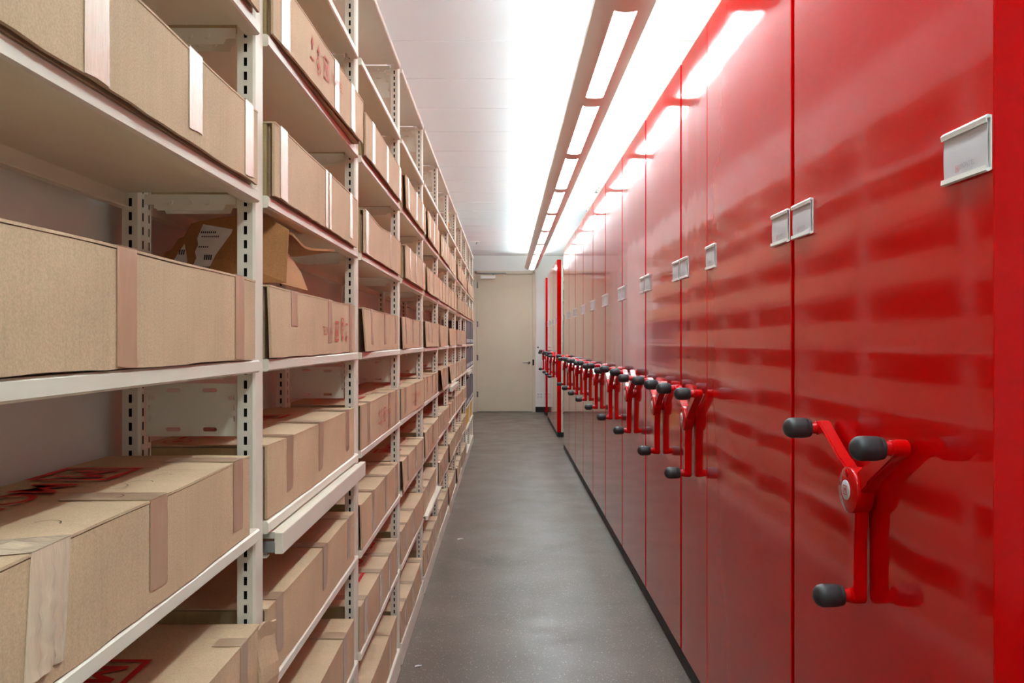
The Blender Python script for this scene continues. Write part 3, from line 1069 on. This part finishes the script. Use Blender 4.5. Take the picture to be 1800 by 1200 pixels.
# ------------------------------------------------------------------ red mobile carriages on the right
Z0P, Z1P = 0.066, 2.497
PD = 0.058
GAP = 0.0125
HUB_X = -0.040


def arm_mesh(name):
    """One crank arm pointing down (-z) from the hub, lying in the y,z plane, x towards the aisle is negative."""
    mb = MB()
    prof = [(0.022, -0.022), (0.0205, -0.075), (0.0165, -0.082), (0.0160, -0.20)]
    n = 10
    pts = [(-prof[0][0], prof[0][1]), (-prof[1][0], prof[1][1]), (-prof[2][0], prof[2][1]), (-prof[3][0], prof[3][1])]
    pts += [(-0.0165 * math.cos(math.pi * k / n), -0.212 - 0.0165 * math.sin(math.pi * k / n)) for k in range(n + 1)]
    pts += [(prof[3][0], prof[3][1]), (prof[2][0], prof[2][1]), (prof[1][0], prof[1][1]), (prof[0][0], prof[0][1])]
    import bmesh
    tmp = MB().prism(pts, 'x', HUB_X + 0.005, HUB_X + 0.032)
    me = tmp.mesh(name, 'red_crank_lacquer')
    bm = bmesh.new()
    bm.from_mesh(me)
    bmesh.ops.bevel(bm, geom=[e for e in bm.edges if abs(e.verts[0].co.x - e.verts[1].co.x) < 1e-6], offset=0.003, segments=2, affect='EDGES')
    out = MB()
    out.add_bm(bm)
    # raised web on the front of the arm and the collar that carries the knob
    out.lathe([(0.0155, HUB_X + 0.012), (0.0155, HUB_X + 0.002), (0.0135, HUB_X + 0.0005), (0.0125, HUB_X - 0.012)], (0, 0, -0.212), (1, 0, 0), 20)
    return out.mesh(name, 'red_crank_lacquer', True)


ARM = arm_mesh('crank_arm')
kn = MB()
prof = [(0.0155, 0.0), (0.019, 0.001), (0.0205, 0.004), (0.0205, 0.008), (0.0215, 0.009), (0.0225, 0.016), (0.0228, 0.036)]
prof += [(0.0228 * math.cos(a * math.pi / 16), 0.040 + 0.021 * math.sin(a * math.pi / 16)) for a in range(0, 8)] + [(0.002, 0.061)]
kn.lathe(prof, (HUB_X - 0.011, 0, -0.212), (-1, 0, 0), 24)
KNOB = kn.mesh('knob', 'knob_rubber', True)
hb = MB()
hb.lathe([(0.024, -0.0005), (0.024, HUB_X + 0.035), (0.026, HUB_X + 0.033), (0.046, HUB_X + 0.032), (0.047, HUB_X + 0.004), (0.046, HUB_X - 0.001), (0.043, HUB_X - 0.003), (0.022, HUB_X - 0.005)], (0, 0, 0), (1, 0, 0), 32)
hb.lathe([(0.0085, HUB_X - 0.001), (0.0085, HUB_X - 0.0055), (0.007, HUB_X - 0.0065)], (0, 0.0, 0.034), (1, 0, 0), 14)
HUB = hb.mesh('crank', 'red_crank_lacquer', True)
bd = MB()
bd.lathe([(0.020, HUB_X - 0.0045), (0.020, HUB_X - 0.0062), (0.0185, HUB_X - 0.007)], (0, 0, 0), (1, 0, 0), 28)
BADGE = bd.mesh('badge', 'white_card', True)
bl = MB()
logo2d(bl, 0, 0, 0.019, (Vector((HUB_X - 0.0073, 0, 0)), Vector((0, -1, 0)), Vector((0, 0, 1))))
BADGE_LOGO = bl.mesh('badge_logo', 'printed_red', False, False)

# label holder: profile in (x,z), x negative is towards the aisle
HW, HH = 0.132, 0.080
pf = [(-0.0005, 0.0), (-0.0005, HH + 0.002), (-0.007, HH + 0.003), (-0.0105, HH - 0.001), (-0.0095, HH - 0.009), (-0.0075, HH - 0.009), (-0.0080, HH - 0.002),
      (-0.0028, HH - 0.002), (-0.0028, 0.003), (-0.0075, 0.003), (-0.0080, 0.007), (-0.0098, 0.007), (-0.0105, -0.001), (-0.006, -0.003)]
HOLD = MB().prism(pf, 'y', -HW / 2, HW / 2).mesh('label_holder', 'white_plastic')


def cardfn(u, v):
    y = (u - 0.5) * (HW - 0.004)
    return (-0.0052 - 0.0022 * math.sin(math.pi * v) * 0.6, y, 0.0035 + (HH - 0.007) * v), (-1, 0, 0)


CARD = MB().sheet(cardfn, 2, 6, 0.0006).mesh('card', 'white_card')
cp = MB()
cf = (Vector((-0.0066, 0, 0.016)), Vector((0, -1, 0)), Vector((0, 0, 1)))
logo2d(cp, -0.022, 0.002, 0.011, cf, 0)
text2d(cp, 'MONTEL', 0.011, 0.008, 0.004, cf, 1)
text2d(cp, 'STORAGE', 0.005, 0.008, -0.005, cf, 1, 1.4)
CARD_PRINT = cp.mesh('card_print', ['printed_pale_red', 'printed_grey'], False, False)

SH_ME, SIDE_ME = {}, {}


def carriage(ya, yb, crank, near_label, far_label, label, ga=GAP, gb=GAP):
    t = thing('mobile_carriage', label, 'shelving', (PX, (ya + yb) / 2, 0), 0, 'red mobile shelving carriages')
    h = (yb - ya) / 2
    y0, y1 = -h + ga, h - gb
    MB().box(0.0, PD, y0, y1, Z0P, Z1P, bev=0.0022).build('end_panel', 'red_panel_lacquer', t)
    MB().box(0.003, 1.55, -h + 0.002, h - 0.002, 0.008, Z0P - 0.001).build('base', 'dark_rubber', t)
    key = round(y1 - y0, 4)
    if key not in SH_ME:
        SH_ME[key] = MB().box(PD + 0.03, 1.52, y0 + 0.02, y1 - 0.02, -0.03, 0.0).mesh('shelf', 'cream_steel')
        SIDE_ME[key] = MB().box(0, 0.028, y0 + 0.004, y1 - 0.004, Z0P, Z1P - 0.02, bev=0.001).mesh('upright_panel', 'cream_steel')
    for z in (0.10, 0.50, 0.90, 1.30, 1.70, 2.10, 2.465):
        link('shelf', SH_ME[key], t, (0, 0, z))
    for x in (PD + 0.001, 1.522):
        link('upright_panel', SIDE_ME[key], t, (x, 0, 0))
    if crank:
        c = link('crank', HUB, t, (0, 0, 1.046))
        if ya > 4:
            c.rotation_euler.x = math.radians(random.Random(int(ya * 100)).uniform(-6, 6))
        for n in range(3):
            a = link('crank_arm', ARM, c)
            a.rotation_euler = (math.radians(120 * n), 0, 0)
            k = link('knob', KNOB, c)
            k.rotation_euler = (math.radians(120 * n), 0, 0)
        link('badge', BADGE, c)
        link('badge_logo', BADGE_LOGO, c)
    for on, y in ((near_label, y0 + HW / 2 + 0.004), (far_label, y1 - HW / 2 - 0.004)):
        if on:
            hl = link('label_holder', HOLD, t, (0, y, 1.602))
            link('card', CARD, hl)
            link('card_print', CARD_PRINT, hl)
    return t


carriage(1.262, 2.168, True, True, True, 'red mobile carriage nearest the camera with large three-armed crank')
carriage(2.168, 3.085, False, True, True, 'red shelving end panel without a crank, second from the camera', GAP, 0.002)
carriage(3.085, 3.544, True, False, True, 'narrow red mobile carriage, half as wide as its neighbours, third from camera', 0.002, GAP)
y = 3.544
P = 0.889
for n in range(8):
    ln = 'red mobile carriage, %s from the camera, in the long closed row' % ORD[n + 3]
    if n == 7:
        ln = 'red mobile carriage at the far end of the long closed row, before the gap'
    carriage(y, y + P, True, True, True, ln)
    y += P
y = 12.0
for n in range(3):
    ln = ['red mobile carriage just beyond the first open gap, its cream shelving side showing', 'red mobile carriage in the middle of the three between the two gaps', 'red mobile carriage last of the three between the two gaps'][n]
    carriage(y, y + P, True, True, True, ln)
    y += P
carriage(15.4, 16.24, True, True, False, 'red carriage against the end wall, farthest from the camera')

# scraps of paper on the floor
for x, y_, s, lab in ((-0.305, 5.80, 0.016, 'small white paper scrap on the grey floor by the shelving, farther one'), (-0.46 + 0.10, 3.53, 0.011, 'tiny pale paper scrap on the grey floor, nearer one')):
    o = MB().sheet(lambda u, v, s=s: ((u - 0.5) * 2 * s, (v - 0.5) * s * 1.4 + 0.2 * s * u, 0.0012 + 0.004 * math.sin(2.5 * u + v) * u), (0, 0, 1)) if False else None
    m = MB()

    def scrapfn(u, v, s=s):
        return ((u - 0.5) * 2.4 * s, (v - 0.5) * s * 1.6 + 0.4 * s * u, 0.0016 + 0.005 * abs(math.sin(2.5 * u + v)) * u), (0, 0, 1)
    m.sheet(scrapfn, 5, 3, 0.0008)
    o = m.build('paper_scrap', 'white_card', None, False, (x, y_, 0))
    tag(o, lab, 'paper')
